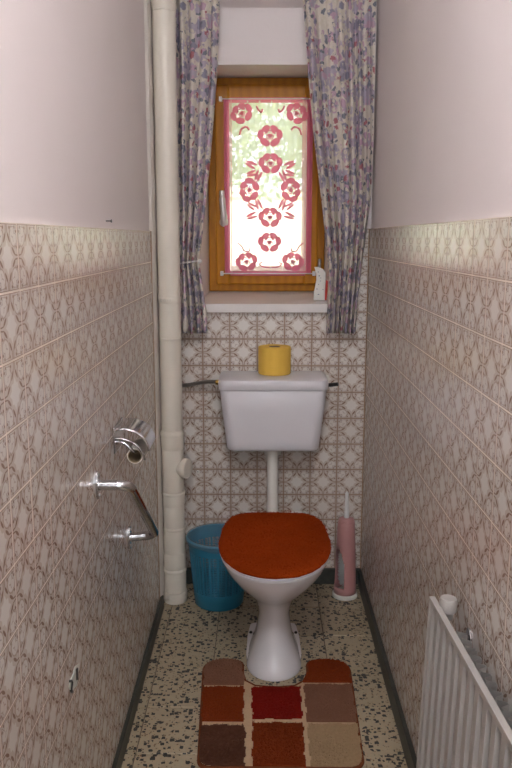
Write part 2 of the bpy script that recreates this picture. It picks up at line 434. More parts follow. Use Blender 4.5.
# grout beds
bed = B(); box(bed, XL - TT, XR, YB + .0007, YP + .001, SK, NZ0); box(bed, XL - TT, NXL, YB + .0007, YP + .001, NZ0, TOP); box(bed, NXR, XR, YB + .0007, YP + .001, NZ0, TOP)
obj('grout_bed', bed, 'brown_grout', wb)
obj('grout_bed', box(B(), XL - TT - .001, XL - .0003, YF, YTL, SK - .02, TOP - .011), 'grout', wl)
obj('grout_bed', box(B(), XR + .0003, XR + TT + .001, YF, YB, SK, TOP), 'grout', wr)
obj('edge_grout', box(B(), XL - TT, XL + .0008, YTL, YTL + .012, SK - .05, TOP - .011), 'tile_edge_grout', wl)
obj('corner_grout', box(B(), XR - .003, XR + TT, YB - .003, YB + TT, SK, TOP), 'tile_edge_grout', wr)
# side walls: full tile from the far end towards the camera; past the frame the rest is one joined part
SG = .0038                       # the side walls have wider upright joints
me_full = tm(TX - SG, TH)
def side(parent, X, yend, rz, sgn, ncols, dz=0):
    rest = B(); uvl = rest.loops.layers.uv.new('UVMap')
    ncol_all = int((yend - YF) / TX)
    for k in range(ncol_all):
        y1 = yend - k * TX; y0 = y1 - TX
        for r in range(13):
            z = SK + r * TP + GAP / 2 + dz
            if k < ncols:
                # rotated by +90: local x -> +y, local -y face -> +x ; by -90: local x -> -y, face -> -x
                if sgn > 0: put_tile(me_full, (X + .0002, y0 + SG / 2, z), PI / 2, parent)
                else: put_tile(me_full, (X - .0002, y1 - SG / 2, z), -PI / 2, parent)
            else:
                n0 = len(rest.faces); rest.faces.ensure_lookup_table()
                ys = (y0 + GAP / 2, y1 - GAP / 2); vs = [rest.verts.new((X, yy, zz)) for yy, zz in ((ys[0], z), (ys[1], z), (ys[1], z + TH), (ys[0], z + TH))]
                f_ = rest.faces.new(vs if sgn > 0 else vs[::-1])
                for l_ in f_.loops: l_[uvl].uv = ((l_.vert.co.y - ys[0]) / TW, (l_.vert.co.z - z) / TH)
    o = obj('wall_tiles_behind_viewer', rest, 'printed_tile', parent, recalc=False); o['kind'] = 'stuff'
side(wl, XL, YTL, PI / 2, 1, 19, -.011)
side(wr, XR, YB, -PI / 2, -1, 21)

# ---- floor tiles (terrazzo), each its own piece
fl = bpy.data.objects['floor']
xs = [XL - .01, -.335, -.157, .030, .210, XR + .01]
FT = .2085
for r in range(15):
    y1 = YB + .004 - r * FT; y0 = y1 - FT
    for i in range(5):
        w_ = xs[i + 1] - xs[i] - .003; k = ('f', i)
        if k not in cache:
            me = bpy.data.meshes.new('floor_tile'); bm = box(B(), 0, w_, 0, FT - .003, -.012, 0, .0012, 1); bm.to_mesh(me); bm.free(); me.materials.append(MATS['terrazzo']); cache[k] = me
        o = bpy.data.objects.new('floor_tile', cache[k]); COL.objects.link(o); o.parent = fl
        o.location = (xs[i] + .0015, y0 + .0015, random.uniform(-.0004, .0004))

# ---- skirting
def skirt(name, x0, x1, y0, y1, h=SK): struct(name, box(B(), x0, x1, y0, y1, .0005, h, .002), 'skirting')
skirt('baseboard_left', XL - TT + .001, XL + .010, YF + .002, 2.66, SK - .011)
skirt('baseboard_right', XR - .012, XR + TT - .001, YF + .002, YB - .012)
skirt('baseboard_back', XL - TT + .001, XR + TT - .001, YB - .011, YP - .001)

# ---- an old plugged hole in the left tiling
hp = onx(72.5, 682, XL)
bm = B(); out = []
for i in range(14):
    a_ = 2 * PI * i / 14; out.append(Vector((XL, hp.y + .012 +   .038 * math.cos(a_) * (1 + .25 * math.sin(3 * a_)), hp.z + .019 * math.sin(a_) * (1 + .2 * math.cos(5 * a_)))))
prism(bm, out, (.002, 0, 0)); obj('filler_patch', bm, 'filler', wl)
bm = B(); tube(bm, spline([(XL + .0015, hp.y - .026, hp.z + .018), (XL + .0015, hp.y - .012, hp.z + .008), (XL + .0015, hp.y - .020, hp.z - .004), (XL + .0015, hp.y - .010, hp.z - .015)], 5), .0028, 6)
obj('hole_crack', bm, 'black_plastic', wl)
bm = B(); tube(bm, [(XL + .002, hp.y + .026, hp.z + .014), (XL + .002, hp.y + .024, hp.z - .009)], .004, 6); obj('hole_crack', bm, 'black_plastic', wl)
pp = ony(198, 471.5, YB)
obj('screw_plug', lathe(B(), [(.005, 0), (.005, -.003), (.003, -.004)], (pp.x, YB, pp.z), 12, axis='Y'), 'white_plastic', wb)
obj('screw_plug', lathe(B(), [(.0025, 0), (.0022, -.006)], (pp.x, YB, pp.z), 8, axis='Y'), 'black_plastic', wb)
pn = onx(106, 221, XL - TT)
nl = obj('nail', lathe(B(), [(.0015, 0), (.0015, .012), (.004, .012), (.004, .014)], (XL - TT, pn.y, pn.z), 10, axis='X'), 'black_plastic')
tag(nl, 'tiny dark nail in the left plaster just above the tiles', 'nail')

# ================================================================== WINDOW
bm = B()
def slab(xa0, xa1, ya, za, zb, xb0, xb1, yb, zc, zd): hexa(bm, [(xa0, ya, za), (xa1, ya, za), (xa1, ya, zb), (xa0, ya, zb), (xb0, yb, zc), (xb1, yb, zc), (xb1, yb, zd), (xb0, yb, zd)])
slab(NXL - .006, NXR + .006, 2.850, NZ0 + .001, NZ0 + .031, NXL - .006, NXR + .006, YB - .0005, NZ0 + .001, NZ0 + .034)
slab(NXL + .001, NXR - .001, YB - .0005, NZ0 + .001, NZ0 + .034, WXL + .001, WXR - .001, WY - .001, NZ0 + .001, 1.129)
bmesh.ops.remove_doubles(bm, verts=bm.verts, dist=.00005)
struct('trim_1', bm, 'marble')

WZ0, WZ1 = 1.132, NZ1 - .001
def frame4(bm, x0, x1, z0, z1, w, wt, wb_, y0, y1, bev=.004):
    box(bm, x0, x0 + w, y0, y1, z0, z1, bev); box(bm, x1 - w, x1, y0, y1, z0, z1, bev)
    box(bm, x0 + w - .002, x1 - w + .002, y0, y1, z1 - wt, z1, bev); box(bm, x0 + w - .002, x1 - w + .002, y0, y1, z0, z0 + wb_, bev)
fx0, fx1 = WXL + .001, WXR - .001
win = struct('window_1', (lambda bm: (frame4(bm, fx0, fx1, WZ0, WZ1, .040, .036, .036, WY - .012, WY + .06), bm)[1])(B()), 'window_wood')
sx0, sx1, sz0, sz1 = fx0 + .029, fx1 - .029, WZ0 + .028, WZ1 - .026
sash = obj('sash', (lambda bm: (frame4(bm, sx0, sx1, sz0, sz1, .052, .056, .052, WY - .030, WY + .045, .006), bm)[1])(B()), 'window_wood', win)
obj('pane', box(B(), sx0 + .045, sx1 - .045, WY + .01, WY + .014, sz0 + .045, sz1 - .045), 'glass', sash)
# handle
hc = ony(224.5, 222, WY - .03); ht = ony(221.8, 191, WY - .055)
bm = B(); lathe(bm, [(.019, 0), (.019, -.008), (.014, -.013)], (hc.x, WY - .030, hc.z), 20, axis='Y')
obj('handle_rose', bm, 'satin_silver', sash, smooth=True)
bm = B(); tube(bm, spline([(hc.x, WY - .036, hc.z), (hc.x, WY - .056, hc.z + .004), (hc.x - .002, WY - .062, hc.z + .03), (ht.x + .002, WY - .060, hc.z + .08), (ht.x, WY - .055, ht.z)], 6),
               [.012] * 4 + [.0135] * 8 + [.012] * 8 + [.010] * 5, 12)
obj('handle_lever', bm, 'satin_silver', sash, smooth=True)
for py in (266, 100):
    hg = ony(322, py, WY - .03)
    obj('hinge', lathe(B(), [(.004, -.028), (.006, -.026), (.006, .024), (.003, .028)], (fx1 - .020, WY - .022, hg.z), 14), 'dull_steel', win, smooth=True)

# ---- lace cafe curtain on two thin rods
YL = WY - .040
tl = ony(222, 99, YL); br = ony(314.5, 273.5, YL)
lace = thing('lace_curtain', 'white net lace panel with pink crochet roses hung over the window glass', 'curtain', (0.02, YL, br.z))
def rod(z, x0, x1):
    r_ = obj('rod', lathe(B(), [(.0022, x0), (.0022, x1)], (0, YL - .003, z), 10, axis='X'), 'rod_white', lace)
    for x in (x0, x1):
        hk = B(); box(hk, x - .006, x + .006, YL - .008, YL + .012, z - .009, z + .009, .002); obj('rod_hook', hk, 'rod_white', r_)
zt, zb_ = tl.z, br.z
xl_t, xr_t = ony(223, 99, YL).x, ony(310, 99, YL).x
xl_b, xr_b = ony(225.5, 273, YL).x, ony(314, 273, YL).x
xl_, xr_ = (xl_t + xl_b) / 2, (xr_t + xr_b) / 2
rod(zt, xl_ - .012, xr_ + .012); rod(zb_, xl_ - .012, xr_ + .012)
def sheet(name, x0, x1, z0, z1, y, mat, amp=.0015, fx=140., th=.0006, nx=26, nz=8):
    bm = B(); top = []
    for i in range(nx + 1):
        x = x0 + (x1 - x0) * i / nx; yy = y + amp * math.sin(x * fx)
        top.append([(x, yy, z0 + (z1 - z0) * j / nz) for j in range(nz + 1)])
    loft(bm, top, False, False, closed=False)
    o = obj(name, bm, mat, lace, smooth=True)
    return o
sheet('net', xl_ + .020, xr_ - .020, zb_ + .010, zt - .006, YL, 'lace_net')
sheet('border_strip', xl_, xl_ + .022, zb_, zt, YL - .0012, 'lace_pink_border', .0012, 400)
sheet('border_strip', xr_ - .022, xr_, zb_, zt, YL - .0012, 'lace_pink_border', .0012, 400)
sheet('border_inset', xl_ + .024, xl_ + .030, zb_, zt, YL - .0016, 'lace_pale', 0)
sheet('border_inset', xr_ - .040, xr_ - .024, zb_ + .01, zt, YL - .0018, 'lace_pale', 0)
sheet('hem_band', xl_ + .022, xr_ - .022, zb_ - .008, zb_ + .008, YL - .0014, 'lace_pink_border', .001, 300)
sheet('hem_inset', xl_ + .024, xr_ - .024, zb_ + .009, zb_ + .030, YL - .0013, 'lace_pale', 0)
sheet('header_band', xl_ + .022, xr_ - .022, zt - .014, zt + .005, YL - .0014, 'lace_pink_border', .001, 300)
YM = YL - .0032
def blob(bm, cx, cz, ra, rb, ang, n=14, pinch=0):
    vs = []
    for i in range(n):
        t_ = 2 * PI * i / n; u, v = ra * math.cos(t_), rb * math.sin(t_) * (1 - pinch * math.cos(t_) ** 2)
        vs.append((cx + u * math.cos(ang) - v * math.sin(ang), YM, cz + u * math.sin(ang) + v * math.cos(ang)))
    prism(bm, [Vector(v) for v in vs], (0, .0012, 0))
def band(bm, cx, cz, r, w, a0, a1, n=12, sq=1.0):
    o_ = [(cx + (r + w / 2) * math.cos(a0 + (a1 - a0) * i / n), cz + sq * (r + w / 2) * math.sin(a0 + (a1 - a0) * i / n)) for i in range(n + 1)]
    i_ = [(cx + (r - w / 2) * math.cos(a0 + (a1 - a0) * i / n), cz + sq * (r - w / 2) * math.sin(a0 + (a1 - a0) * i / n)) for i in range(n + 1)]
    for k in range(n):
        prism(bm, [Vector((x, YM, z)) for x, z in (o_[k], o_[k + 1], i_[k + 1], i_[k])], (0, .0012, 0))
def rose(px, py, s, rot=0):
    """open rose: six broad petals, a cup and a bud"""
    c = ony(px, py, YM); bm = B()
    def L(dx, dz, ra, rb, a_, pinch=0):
        u, v = dx * math.cos(rot) - dz * math.sin(rot), dx * math.sin(rot) + dz * math.cos(rot)
        blob(bm, c.x + u * s, c.z + v * s, ra * s, rb * s, a_ + rot, 14, pinch)
    for deg, rad_, tang, radial in ((62, .66, .36, .25), (118, .66, .36, .25), (8, .72, .40, .26), (172, .72, .40, .26), (236, .68, .44, .29), (304, .68, .44, .29)):
        t_ = math.radians(deg); L(rad_ * math.cos(t_) * 1.08, rad_ * math.sin(t_) * .92, tang, radial, t_ + PI / 2)
    band(bm, c.x, c.z, .30 * s, .07 * s, rot + PI * .95, rot + PI * 2.05, 9)
    L(0, .02, .24, .13, 0); L(0, -.10, .16, .13, 0); L(-.30, .22, .17, .07, .5); L(.30, .22, .17, .07, -.5); L(0, .36, .20, .05, 0)
    obj('rose_motif', bm, 'lace_pink', lace)
def leafm(px, py, s, ang):
    c = ony(px, py, YM); bm = B()
    for sgn in (-1, 1):
        ox, oz = -math.sin(ang) * sgn * .27 * s, math.cos(ang) * sgn * .27 * s
        blob(bm, c.x + ox, c.z + oz, s, .25 * s, ang - sgn * .10, 12, .2)
    obj('leaf_motif', bm, 'lace_pink', lace)
def tendril(pts, r=.0028):
    P_ = [ony(x, y, YM) for x, y in pts]; bm = B(); tube(bm, spline(P_, 5), r, 6); obj('tendril_motif', bm, 'lace_pink', lace)
PXM = .00405                                                # one photo pixel at the lace, in metres
rose(241.5, 113, 10.5 * PXM, .5); rose(297, 113, 10.5 * PXM, -.5)
rose(270, 135.5, 11.5 * PXM); rose(270.5, 163, 11 * PXM)
rose(249, 190, 11 * PXM, PI / 2 * .9); rose(291, 190, 11 * PXM, -PI / 2 * .9)
rose(270, 217, 11 * PXM, 0); rose(269.5, 242, 11 * PXM)
rose(246.5, 261.5, 10.5 * PXM, .2); rose(293, 261.5, 10.5 * PXM, -.2)
for sgn in (-1, 1):
    mx_ = lambda d: 270.5 + sgn * d
    A = (lambda a_: a_ if sgn > 0 else PI - a_)
    leafm(mx_(19.5), 164.5, 5.6 * PXM, A(.45)); leafm(mx_(19), 173.5, 5.0 * PXM, A(-.25)); leafm(mx_(12.5), 176, 5.6 * PXM, A(-1.15))
    leafm(mx_(19), 206, 5.0 * PXM, A(.55)); leafm(mx_(19), 216, 5.6 * PXM, A(-.35)); leafm(mx_(12), 204.5, 5.6 * PXM, A(1.2))
    tendril([(mx_(31), 135), (mx_(29), 129), (mx_(24), 127), (mx_(21), 130)], .004)
    tendril([(mx_(14), 106), (mx_(12), 110), (mx_(9), 112), (mx_(8), 109)], .004)
    tendril([(mx_(33), 243), (mx_(29), 246), (mx_(26), 251), (mx_(21), 251), (mx_(21), 248)], .0028)
    tendril([(mx_(1), 267.5), (mx_(7), 267), (mx_(11), 264), (mx_(8), 262)], .0028)

# ---- the white card-like air freshener on the sill
af = thing('air_freshener', 'small white curved air freshener with tiny print and red back on the window sill', 'air freshener', (0.20, 2.93, NZ0 + .042))
YA = 2.915; bz = NZ0 + .0405
outl = [ony(x, y, YA) for x, y in ((314.2, 267), (318.5, 267.3), (322.5, 269.3), (325.6, 273), (325.5, 280), (325, 288))]
low = [(325, 0), (314.5, 0)]; x_r = ony(324.8, 297, YA).x; x_l = ony(313.6, 297, YA).x
outl += [Vector((x_r, YA, bz)), Vector((x_l, YA, bz))] + [ony(x, y, YA) for x, y in ((313.7, 292), (315.3, 286), (316.4, 280), (316.2, 273.5))]
bm = B(); prism(bm, outl, (.004, .022, 0)); obj('body', bm, 'white_plastic', af)
bm = B(); rr = [ony(x, y, YA) for x, y in ((326.2, 280), (328.2, 282), (327.5, 292))]
rr += [Vector((rr[2].x - .004, YA, bz)), Vector((rr[0].x - .006, YA, bz))]
prism(bm, [v + Vector((0, .003, 0)) for v in rr], (.002, .016, 0)); obj('back_cover', bm, 'red_plastic', af)
bm = B()
for px, py, w_ in ((318.3, 272, 1.0), (319.2, 275.8, 1.6), (320.8, 278, .9), (320.4, 281, .8), (318.6, 284.5, .7), (317, 289, 1.3), (323, 289.5, 1.0), (318.5, 294.5, 2)):
    c = ony(px, py, YA - .0006); box(bm, c.x - w_ * .0014, c.x + w_ * .0014, YA - .0007, YA - .0001, c.z - .0016, c.z + .0016)
obj('small_print', bm, 'print_ink', af)

# ================================================================== FLORAL CURTAINS
def curtain(name, label, rows, nf, phase, seed):
    """rows: (z, x_left, x_right); nf pleats over the width"""
    rr = random.Random(seed); zs = [r[0] for r in rows]; N = 110; M = 60
    ph = [rr.uniform(-.5, .5) for _ in range(nf + 2)]
    t = thing(name, label, 'curtain', ((rows[-1][1] + rows[-1][2]) / 2, YC, rows[-1][0]), 'floral window curtains')
    cols = []
    for i in range(N + 1):
        u = i / N; colv = []
        for j in range(M + 1):
            z = zs[0] + (zs[-1] - zs[0]) * j / M
            a_ = np.interp(-z, [-q_ for q_ in zs], [r[1] for r in rows]); b_ = np.interp(-z, [-q_ for q_ in zs], [r[2] for r in rows])
            w_ = b_ - a_; k = u * nf; s_ = math.sin(2 * PI * k + phase + .6 * math.sin(3.1 * u + z * 2.2)) + .35 * math.sin(4 * PI * k * .63 + ph[int(k)] + z * 3)
            amp = min(.020, .0105 * (.25 / max(w_, .08)) ** .5) * (1 if j > 3 else .75)
            uu = u + .012 * math.sin(2 * PI * k * 1.0 + 1.2) * 1.0
            colv.append((a_ + w_ * min(1, max(0, uu)), YC + amp * s_, z))
        cols.append(colv)
    bm = B(); loft(bm, cols, False, False, closed=False)
    o = obj('drape', bm, 'floral_fabric', t, smooth=True)
    sol = o.modifiers.new('thickness', 'SOLIDIFY'); sol.thickness = .0012
    return t
YC = 2.806
def cr(lst): return [(ony(256, y, YC).z, ony(xa, y, YC).x, ony(xb, y, YC).x) for y, xa, xb in lst]
lc = curtain('floral_curtain', 'narrow floral curtain beside the cream pipe, left of the window', cr([(0.5, 173, 219), (12, 174, 219), (60, 175.5, 217.5), (110, 176, 214), (160, 177, 210), (210, 179, 205), (262, 180, 199), (285, 180.5, 202.5), (310, 180.5, 206), (333, 181, 207.5)]), 4, .4, 3)
rc = curtain('floral_curtain', 'wide gathered floral curtain in the corner, right of the window', cr([(-1, 302, 377), (12, 303, 376), (80, 308, 375), (140, 313.5, 374), (200, 321, 371), (262, 328, 362.5), (300, 328, 358), (333, 326.5, 355.5)]), 7, 1.4, 5)
# tie cord of the left one
tz = ony(256, 262, YC).z
bm = B(); xa, xb = ony(179.5, 262, YC).x, ony(200, 262, YC).x
ring_ = [Vector(((xa + xb) / 2 + (xb - xa) / 2 * 1.05 * math.cos(t_), YC + .026 * math.sin(t_), tz + .006 * math.cos(t_))) for t_ in [2 * PI * k / 24 for k in range(25)]]
tube(bm, ring_, .0022, 8); bmesh.ops.create_icosphere(bm, subdivisions=2, radius=.008, matrix=Matrix.Translation((xb + .001, YC - .012, tz + .002))); obj('tie_cord', bm, 'rod_white', lc, smooth=True)
# the track they hang from, just above the frame
bm = B(); box(bm, XL + .06, XR - .002, YC - .008, YC + .012, 2.135, 2.155, .003)
for x in (-.25, .30): box(bm, x, x + .03, YC + .010, YP, 2.140, 2.152)
tag(obj('curtain_track', bm, 'rod_white'), 'white curtain track on the wall above the window', 'curtain track')

# ================================================================== SOIL PIPE IN THE CORNER
PX, PY, PR = -.3265, 2.725, .0388
def pz(y): return ony(172, y, PY - PR).z
pipe = thing('soil_pipe', 'cream painted soil pipe rising in the left corner beside the curtain', 'pipe', (PX, PY, 0))
obj('pipe_shaft', lathe(B(), [(PR, .0), (PR, ZC)], (PX, PY, 0), 36), 'pipe_paint', pipe, smooth=True)
def collar(y0, y1, grow, name='socket'):
    z1, z0 = pz(y0), max(.001, pz(y1)); r_ = PR + grow; e = min(.004, (z1 - z0) / 3)
    o = obj(name, lathe(B(), [(PR - .001, z0), (r_ - .0015, z0 + .0005), (r_, z0 + e), (r_, z1 - e), (r_ - .0015, z1 - .0005), (PR - .001, z1)], (PX, PY, 0), 36), 'pipe_paint', pipe, smooth=True)
    return o
collar(432, 451, .0030); collar(434, 438.5, .0050, 'socket_lip'); collar(451.5, 496, .0012, 'tee_body')
collar(494, 508, .0028); collar(508, 530, .0004, 'pipe_length'); collar(494, 497.5, .0045, 'socket_lip'); collar(530, 533, .0035, 'socket_lip'); collar(533, 557, .0018)
collar(555, 573, .0028); collar(571, 575, .0050, 'socket_lip'); collar(575, 597, .0025); collar(594, 600, .0060, 'socket_lip'); collar(600, 640, .0045)
collar(7.5, 9.2, .002, 'socket_lip'); collar(-60, 7.5, .0022); collar(297, 304, .0012, 'print_band'); collar(338, 341, .0015, 'socket_lip')
# inspection branch with its cap, pointing right
zc_ = pz(470); ax = Vector((.93, -.36, 0)).normalized(); sd = Vector((-ax.y, ax.x, 0)); cc = Vector((PX, PY, zc_))
def disc_rings(prof): return [[cc + ax * h + (sd * math.cos(2 * PI * j / 28) + Vector((0, 0, 1)) * math.sin(2 * PI * j / 28)) * r for j in range(28)] for r, h in prof]
br_ = obj('branch', loft(B(), disc_rings([(.030, 0), (.030, .046)])), 'pipe_paint', pipe, smooth=True)
obj('branch_cap', loft(B(), disc_rings([(.034, .042), (.036, .044), (.036, .060), (.033, .063), (.010, .064)])), 'pipe_paint', br_)
# faint printing on the pipe
bm = B()
for k, (a_, hgt, w_) in enumerate(((-2.35, .9, .5), (-2.22, 1, .35), (-2.05, .6, 1.0), (-1.93, 1, .35), (-1.78, .9, .9), (-1.6, .5, .6), (-1.42, .3, .5))):
    z0 = pz(300.5) - .005 * hgt; r0 = PR + .0014
    for dz in (0, .6):
        ww = w_ * .03 if dz else .02
        prism(bm, [Vector((PX + r0 * math.cos(a_ + s_), PY + r0 * math.sin(a_ + s_), z0 + zz)) for s_, zz in ((0, dz * .01), (ww, dz * .01), (ww, .0022 + (0 if dz else .008 * hgt)), (0, .0022 + (0 if dz else .008 * hgt)))], (math.cos(a_) * .0004, math.sin(a_) * .0004, 0))
obj('print_mark', bm, 'ink', pipe)
# plaster fillet between pipe and tiled wall
bm = B(); rings = []
for k in range(60):
    z = SK * .2 + (ZC - .02) * k / 59; w_ = .003 * math.sin(k * 1.7) + .002 * math.sin(k * 3.9)
    rings.append([Vector((XL - TT + .0005, YTL + .012, z)), Vector((XL - TT + .009 + w_ * .3, YTL + .030 + w_, z)), Vector((XL - TT + .012 + w_ * .5, PY - .02, z)), Vector((XL - TT + .0005, PY + .02, z))])
loft(bm, rings); obj('plaster_fillet', bm, 'caulk', wl, smooth=False)

# ================================================================== CISTERN
CX, CY0, CY1 = .037, 2.682, YB - .0015
cis = thing('toilet_cistern', 'white plastic toilet cistern mounted on the tiled back wall', 'cistern', (CX, CY1, .59))
def rrect(cx, hw, y0, y1, z, r, n=5):
    pts = []
    for (x, y, a0) in ((cx + hw - r, y1 - r * .3, 0), (cx - hw + r, y1 - r * .3, PI / 2), (cx - hw + r, y0 + r, PI), (cx + hw - r, y0 + r, 1.5 * PI)):
        ry = r * .3 if a0 < PI else r
        for k in range(n + 1):
            a_ = a0 + PI / 2 * k / n; pts.append((x + r * math.cos(a_), y + ry * math.sin(a_), z))
    return pts
R_ = [(.585, .150, .030, .02), (.5885, .160, .018, .03), (.596, .1655, .011, .035), (.63, .1695, .008, .035), (.72, .180, .004, .034), (.806, .1895, .003, .032), (.811, .1895, .005, .032)]
body = obj('body', loft(B(), [rrect(CX, hw, CY0 + dy, CY1, z, r) for z, hw, dy, r in R_]), 'cistern_plastic', cis, smooth=True)
R_ = [(.8125, .1925, -.001, .032), (.815, .1945, -.003, .033), (.838, .1955, -.004, .034), (.8465, .193, -.0015, .034), (.850, .186, .006, .032), (.8515, .15, .03, .03)]
lid = obj('lid', loft(B(), [rrect(CX, hw, CY0 + dy, CY1 - (.02 if hw < .16 else 0), z, r) for z, hw, dy, r in R_]), 'cistern_plastic', cis, smooth=True)
bm = B(); lathe(bm, [(.010, 0), (.010, .008), (.006, .010)], (CX + .1895, 2.745, .822), 14, axis='X')
tube(bm, [(CX + .196, 2.745, .822), (CX + .205, 2.738, .823), (CX + .232, 2.728, .828)], [.006, .0075, .0065], 10)
obj('flush_lever', bm, 'black_plastic', cis, smooth=True)
fp = thing('flush_pipe', 'white plastic flush pipe running down from the cistern to the bowl', 'pipe', (CX, 2.80, .33))
PYF = 2.772
bm = B(); tube(bm, fillet([(CX, PYF, .588), (CX, PYF, .345), (CX, 2.519, .33)], .07, 8), .0205, 24)
obj('tube', bm, 'white_plastic', fp, smooth=True)
obj('collar', lathe(B(), [(.0225, .556), (.031, .558), (.031, .5845)], (CX, PYF, 0), 28), 'white_plastic', fp)
hs = thing('supply_hose', 'thin braided water hose feeding the cistern from the left', 'hose', (-.30, 2.86, .80))
HB = spline([(-.315, YB - .003, .795), (-.29, 2.862, .797), (-.24, 2.845, .809), (-.20, 2.815, .820), (CX - .1875, 2.79, .8255 - .003)], 10)
bm = B(); rings = []
tube(bm, HB, [.0066 + .0010 * (k % 2) for k in range(len(HB))], 10); obj('braided_tube', bm, 'dull_steel', hs)
bm = B(); lathe(bm, [(.009, -.022), (.010, -.020), (.010, -.004), (.008, 0)], (CX - .1875, 2.79, .8225), 6, axis='X'); obj('nut', bm, 'brass', hs)

# ---- yellow roll on the cistern
tr_ = thing('toilet_roll', 'yellow toilet paper roll standing upright on the cistern lid', 'toilet roll', (.043, 2.813, .8515))
RC = (.043, 2.8125, .8520)
bm = B(); n = 48; prof = [(.021, .098), (.021, .002), (.057, 0), (.0595, .003), (.0595, .097), (.057, .100), (.023, .100)]
rings = []
for r, h in prof: rings.append([(RC[0] + r * math.cos(2 * PI * j / n), RC[1] + r * math.sin(2 * PI * j / n), RC[2] + h) for j in range(n)])
loft(bm, rings, False, False); o = obj('paper', bm, 'yellow_paper', tr_, smooth=True)
o.data.polygons.foreach_set('use_smooth', [abs(f_.normal.z) < .3 for f_ in o.data.polygons])
obj('core', lathe(B(), [(.0205, .001), (.0205, .0995), (.0192, .0995), (.0192, .001)], RC, 28, False, False), 'cardboard', tr_)

# ================================================================== TOILET
TXC = .037
wc = thing('toilet', 'white ceramic toilet with slim flared pedestal in the middle of the floor', 'toilet', (TXC, 2.30, 0))
def egg(yf, yb, hw, z, n=48, pb=2.6, split=.52, cx=TXC):
    ym = yf + (yb - yf) * split; pts = []
    for j in range(n):
        a_ = 2 * PI * j / n; c_, s_ = math.cos(a_), math.sin(a_)
        pe = 2.0 if s_ < 0 else pb
        x = hw * math.copysign(abs(c_) ** (2 / pe), c_); yy = math.copysign(abs(s_) ** (2 / pe), s_) * ((ym - yf) if s_ < 0 else (yb - ym))
        pts.append((cx + x, ym + yy, z))
    return pts
prof = [(.002, 2.178, 2.50, .086, .3), (.012, 2.176, 2.50, .087, .3), (.035, 2.186, 2.49, .079, .3), (.065, 2.200, 2.47, .067, .34), (.105, 2.212, 2.45, .056, .38), (.15, 2.217, 2.44, .051, .4),
        (.185, 2.212, 2.44, .049, .42), (.215, 2.200, 2.45, .0575, .44), (.245, 2.176, 2.47, .073, .46), (.275, 2.138, 2.49, .095, .48), (.305, 2.098, 2.505, .119, .49), (.335, 2.064, 2.515, .141, .5),
        (.362, 2.040, 2.52, .156, .5), (.382, 2.029, 2.522, .163, .5), (.394, 2.026, 2.522, .164, .5), (.399, 2.030, 2.518, .160, .5)]
obj('bowl', loft(B(), [egg(yf, yb, hw, z, split=sp) for z, yf, yb, hw, sp in prof]), 'ceramic', wc, smooth=True)
# foot flanges with floor bolts
for s_ in (-1, 1):
    pts = [(.040, 2.245), (.078, 2.250), (.089, 2.300), (.0865, 2.42), (.078, 2.50), (.040, 2.51)]
    bm = B(); prism(bm, [Vector((TXC + s_ * x, y, .002)) for x, y in pts], (0, 0, .026)); bmesh.ops.recalc_face_normals(bm, faces=bm.faces)
    bmesh.ops.bevel(bm, geom=list(bm.edges), offset=.004, segments=2, affect='EDGES')
    fl_ = obj('foot_flange', bm, 'ceramic', wc)
    for y in (2.43, 2.295):
        obj('floor_bolt', lathe(B(), [(.0055, 0), (.0055, .004), (.003, .006)], (TXC + s_ * .076, y, .028), 8), 'black_plastic', fl_)
# seat ring and lid share a slight rise to the rear
def tilt(z0, y): return z0 + (y - 2.01) * .055
def seatline(grow, z0, n=72):
    pts = []
    for j in range(n):
        a_ = 2 * PI * j / n; c_, s_ = math.cos(a_), math.sin(a_); pe = 2.2 if s_ < 0 else 5.0
        hw = .168 + grow; yf, ym, yb = 2.010 - grow, 2.245, 2.452 + grow
        x = hw * math.copysign(abs(c_) ** (2 / pe), c_); y = ym + math.copysign(abs(s_) ** (2 / pe), s_) * ((ym - yf) if s_ < 0 else (yb - ym))
        if y > ym: x *= 1 - .15 * ((y - ym) / (yb - ym)) ** 1.5
        pts.append((TXC + x, y, tilt(z0, y)))
    return pts
o = obj('seat', loft(B(), [seatline(-.010, .3995), seatline(-.002, .4005), seatline(-.001, .4065), seatline(-.010, .4080)]), 'cistern_plastic', wc, smooth=True)
o = obj('lid', loft(B(), [seatline(-.006, .4082), seatline(.001, .4095), seatline(.001, .4145), seatline(-.006, .4165)]), 'cistern_plastic', wc, smooth=True)
for s_ in (-1, 1): obj('lid_hinge', lathe(B(), [(.010, -.022), (.012, -.018), (.012, .018), (.010, .022)], (TXC + s_ * .075, 2.488, .425), 16, axis='X'), 'cistern_plastic', wc, smooth=True)
